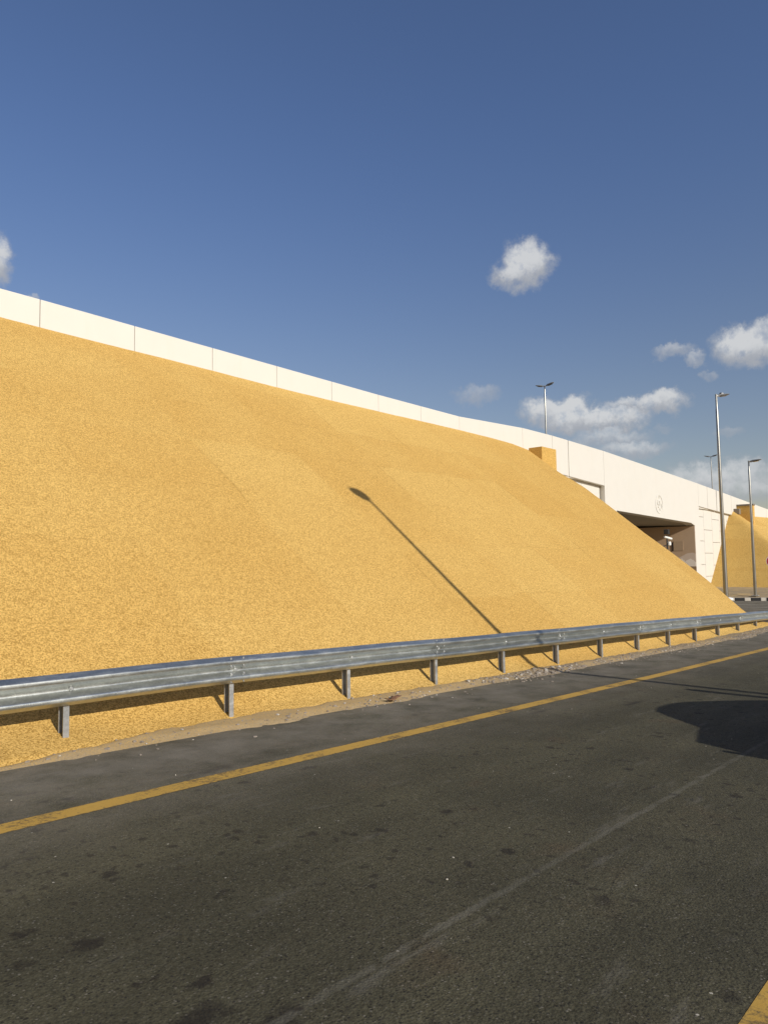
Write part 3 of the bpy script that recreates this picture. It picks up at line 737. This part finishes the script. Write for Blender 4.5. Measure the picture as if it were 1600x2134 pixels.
# ---------------------------------------------------------------- kerb of the far corner, sand island, white sack
def kerb_line(s):            # runs across the picture, then turns away round the corner
    d0_ = Vector((.40, -1, 0)).normalized()
    if s < 5.2: return Vector((40.79, 13.63, 0)) + d0_ * s, d0_
    a0 = math.atan2(d0_.x, -d0_.y); a = min(a0 + (s - 5.2) / 3.0, 1.5)
    c = Vector((40.79, 13.63, 0)) + d0_ * 5.2 + Vector((cos(a0), sin(a0), 0)) * 3.0
    return c + Vector((-cos(a), -sin(a), 0)) * 3.0, Vector((sin(a), -cos(a), 0))
kb = empty('kerb', (41.5, 12.0, -.4)); tag(kb, 'black and white striped kerb along the far side of the cross road', 'kerb')
KI = Matrix.Translation(-Vector((41.5, 12.0, -.4)))
s = -5.0; i = 0
while s < 8.6:
    L = .46 if i % 2 == 0 else .30
    p0, d = kerb_line(s + .01); p1, d1 = kerb_line(s + L - .01); nrm = Vector((-d.y, d.x, 0))
    q = [p0, p1, p1 + nrm * .18, p0 + nrm * .18]
    if i % 2 == 0:
        mb = MB(); mb.prism([(v.x, v.y) for v in q], 'z', -.5, -.245); mb.mi = [0, 1, 0, 0, 0, 0]
        o = mb.build('kerb_block', [M['kerb_black'], M['kerb_white']], kb)
    else: o = MB().prism([(v.x, v.y) for v in q], 'z', -.5, -.245).build('kerb_block', M['kerb_white'], kb, bevel=.012)
    o.matrix_parent_inverse = KI
    s += L; i += 1
def island_edge(y): return 40.79 + .40 * (13.63 - y) + .15
def island(x, y):
    kx = island_edge(y)
    return -.27 + .17 * sstep(0, 1.5, x - kx) * sstep(9, 10.6, y) + nz(x, y, 31, .9) * .05 * sstep(.2, .9, x - kx) + nz(x, y, 32, 4) * .02 * sstep(.2, .8, x - kx)
vs = []; fs = []; ny = 40; nx = 60
for j in range(ny):
    y = 8.9 + (17.0 - 8.9) * j / (ny - 1)
    for i in range(nx):
        kx = island_edge(y); x = kx + (56.5 - kx) * (i / (nx - 1)) ** 1.3
        vs.append((x, y, island(x, y)))
fs = [(j * nx + i, j * nx + i + 1, (j + 1) * nx + i + 1, (j + 1) * nx + i) for j in range(ny - 1) for i in range(nx - 1)]
tag(MB().add(vs, fs).build('pavement', M['sand'], smooth='all', fix=False), None, None, None, 'structure')
sk = MB()
vs = []; fs = []; n = 14; mrow = 8
for i in range(mrow + 1):
    th = pi * i / mrow
    for k in range(n):
        a = 2 * pi * k / n
        r_ = sin(th) ** .7
        vs.append((.22 * r_ * cos(a) * (1 + .15 * nz(cos(a), sin(a), i, 1.5)), .42 * r_ * sin(a), .13 + .13 * cos(th) + .02 * nz(a, th, 3, 2)))
for i in range(mrow):
    for k in range(n): fs.append((i * n + k, i * n + (k + 1) % n, (i + 1) * n + (k + 1) % n, (i + 1) * n + k))
sk.add(vs, fs); o = sk.build('sandbag', M['cream'], smooth='all'); o.location = (40.75, 12.15, -.41); o.scale = (.9, .9, .9)
tag(o, 'small white sack lying on the cross road beside the striped kerb', 'sandbag')

# ---------------------------------------------------------------- rubble along the slope foot
def rock(mb, c, r):
    vs = []; pts = [(0, 0, 1), (0, 0, -1)] + [(cos(2 * pi * k / 5 + o_), sin(2 * pi * k / 5 + o_), z_) for z_, o_ in ((.45, 0), (-.45, .6)) for k in range(5)]
    sx, sy, sz = random.uniform(.7, 1.3), random.uniform(.7, 1.3), random.uniform(.45, .8); rz = random.uniform(0, 6.28)
    for x, y, z in pts:
        q = random.uniform(.75, 1.2) * r; X, Y = x * sx * q, y * sy * q
        vs.append((c[0] + X * cos(rz) - Y * sin(rz), c[1] + X * sin(rz) + Y * cos(rz), c[2] + z * sz * q))
    f = []
    for k in range(5):
        a, b_ = 2 + k, 2 + (k + 1) % 5; a2, b2 = 7 + k, 7 + (k + 1) % 5
        f += [(0, a, b_), (1, b2, a2), (a, a2, b_), (b_, a2, b2)]
    mb.add(vs, f)
g1 = MB(); g2 = MB()
for _ in range(6500):
    x = random.uniform(-1, 30)
    dens_ = .12 + .9 * sstep(6.5, 8, x) * sstep(9.4, 8.2, x) * .6 + .9 * sstep(9.6, 10.6, x) * sstep(13.8, 12.5, x) + .8 * sstep(13.5, 15, x) + .5 * max(0, nz(x, 0, 40, .8))
    if random.random() > dens_: continue
    y = 6.62 + random.gauss(0, .20) - .1 * sstep(14, 22, x)
    if y > 7.05 or y < 5.9 or verge(x, y) < gz(x) + .002 and random.random() < .85: continue
    z = max(verge(x, y), emb_z(x, y), gz(x))
    r = min(.045, .005 + abs(random.gauss(0, .009 + .006 * sstep(9, 10, x) * sstep(15, 13, x))))
    rock(g2 if random.random() < .15 else g1, (x, y, z + r * .1), r)
tag(g1.build('gravel', M['rock']), 'loose grey-brown rubble along the foot of the slope', None, None, 'stuff')
tag(g2.build('gravel', M['rock_pale']), 'loose pale stone chips along the foot of the slope', None, None, 'stuff')
g3 = MB()
for _ in range(60):
    x = random.uniform(1, 22); y = random.uniform(1.0, 6.3); r = random.uniform(.003, .007)
    rock(g3, (x, y, gz(x) + r * .3), r)
tag(g3.build('grit', M['rock_pale']), 'pale grit scattered over the asphalt', None, None, 'stuff')
# flattened scrap of cardboard by the fourth post
vs = []; fs = []
for i in range(9):
    for j in range(4):
        u, v = i / 8 - .5, j / 3 - .5
        vs.append((7.72 + u * .30, 6.60 + v * .10 + .04 * sin(u * 5), gz(7.7) + .045 + .03 * abs(u) + .02 * nz(u, v, 2, 5)))
for i in range(8):
    for j in range(3): fs.append((i * 4 + j, (i + 1) * 4 + j, (i + 1) * 4 + j + 1, i * 4 + j + 1))
o = MB().add(vs, fs).build('litter', M['card'], smooth='all', fix=False)
sm = o.modifiers.new('thick', 'SOLIDIFY'); sm.thickness = .006
tag(o, 'curled dark brown scrap lying in the rubble by a guardrail post', 'litter')

# ---------------------------------------------------------------- pickup standing just right of the frame: only its shadow shows
pk = empty('pickup_truck', (7.22, -.83, gz(7.5) + .0)); pk.rotation_euler = (0, R(1.65), 0)
tag(pk, 'pickup truck at the right edge whose dark rounded shadow falls on the road', 'pickup truck')
prf = [(0, .55, .80), (.08, .55, 1.10), (.22, .5, 1.33), (.7, .42, 1.40), (1.0, .40, 1.44), (1.1, .4, 1.52), (1.35, .38, 1.72), (1.6, .36, 1.86), (1.9, .36, 1.905), (2.3, .36, 1.90), (2.6, .36, 1.86), (3.0, .36, 1.73), (3.4, .37, 1.56), (3.75, .38, 1.38), (4.0, .4, 1.26), (4.5, .42, 1.18), (4.9, .45, 1.06), (5.1, .5, .86)]
vs = []; fs = []; ring = 16
for x, zb, zt in prf:
    hw = .92 - .06 * (abs(x - 2.5) / 2.6) ** 3
    rw = hw - .16 * sstep(1.3, 1.8, zt)
    mid = min(1.12, zb + (zt - zb) * .7)
    half = [(0, zb), (hw * .8, zb), (hw * .97, zb + .1), (hw, (zb + mid) / 2), (hw * .985, mid), (rw * 1.0 + (hw - rw) * .35, mid + (zt - mid) * .55), (rw * .985, zt - .06), (rw * .88, zt - .012), (0, zt)]
    sec = half + [(-a, b_) for a, b_ in half[-2:0:-1]]
    vs += [(x, a, b_) for a, b_ in sec]
    ring = len(sec)
for i in range(len(prf) - 1):
    for k in range(ring): fs.append((i * ring + k, i * ring + (k + 1) % ring, (i + 1) * ring + (k + 1) % ring, (i + 1) * ring + k))
fs += [tuple(range(ring)), tuple((len(prf) - 1) * ring + k for k in range(ring))]
MB().add(vs, fs).build('body', M['car_white'], pk, smooth=True)
for sy in (-1, 1):
    for x0, x1, zt0, zt1 in ((1.30, 2.05, 1.60, 1.74), (2.12, 3.1, 1.74, 1.56)):
        g_ = MB()
        q = [(x0, 1.18), (x1, 1.18), (x1, zt1), (x0, zt0)]
        yb = lambda z_: sy * (.915 - .16 * sstep(1.15, 1.85, z_))
        g_.add([(x, yb(z_) + sy * .006, z_) for x, z_ in q] + [(x, yb(z_) - sy * .03, z_) for x, z_ in q], [(0, 1, 2, 3), (7, 6, 5, 4), (0, 4, 5, 1), (1, 5, 6, 2), (2, 6, 7, 3), (3, 7, 4, 0)])
        g_.build('side_window', M['glass'], pk)
    for wx in (.95, 4.15):
        w = MB().tube([(0, -.11, 0), (0, -.12, 0), (0, .10, 0), (0, .12, 0)], [.30, .38, .38, .30], 28).build('wheel', M['tyre'], pk, smooth=True)
        w.location = (wx, sy * .82, .38)
        MB().tube([(0, sy * .10, 0), (0, sy * .125, 0)], [.24, .20], 20).build('rim', M['lamp_pale'], w, smooth=True)
    tl = MB().box(-.02, .06, sy * .80 - .07, sy * .80 + .07, .86, 1.12).build('tail_light', M['tail_red'], pk, bevel=.01)
    mi_ = MB().box(3.05, 3.15, sy * .93 - .09 + sy * .1, sy * .93 + .09 + sy * .1, 1.16, 1.34).build('door_mirror', M['black'], pk, bevel=.03)
MB().box(-.10, .08, -.86, .86, .48, .70).build('bumper', M['lamp_grey'], pk, bevel=.03)
MB().tube([(4.1, .84, 1.10), (3.95, .88, 1.35), (3.88, .86, 1.6), (3.86, .85, 1.80), (3.86, .85, 1.88), (3.86, .85, 1.93)], [.085, .085, .085, .095, .105, .07], 14).build('snorkel', M['black'], pk, smooth=True)
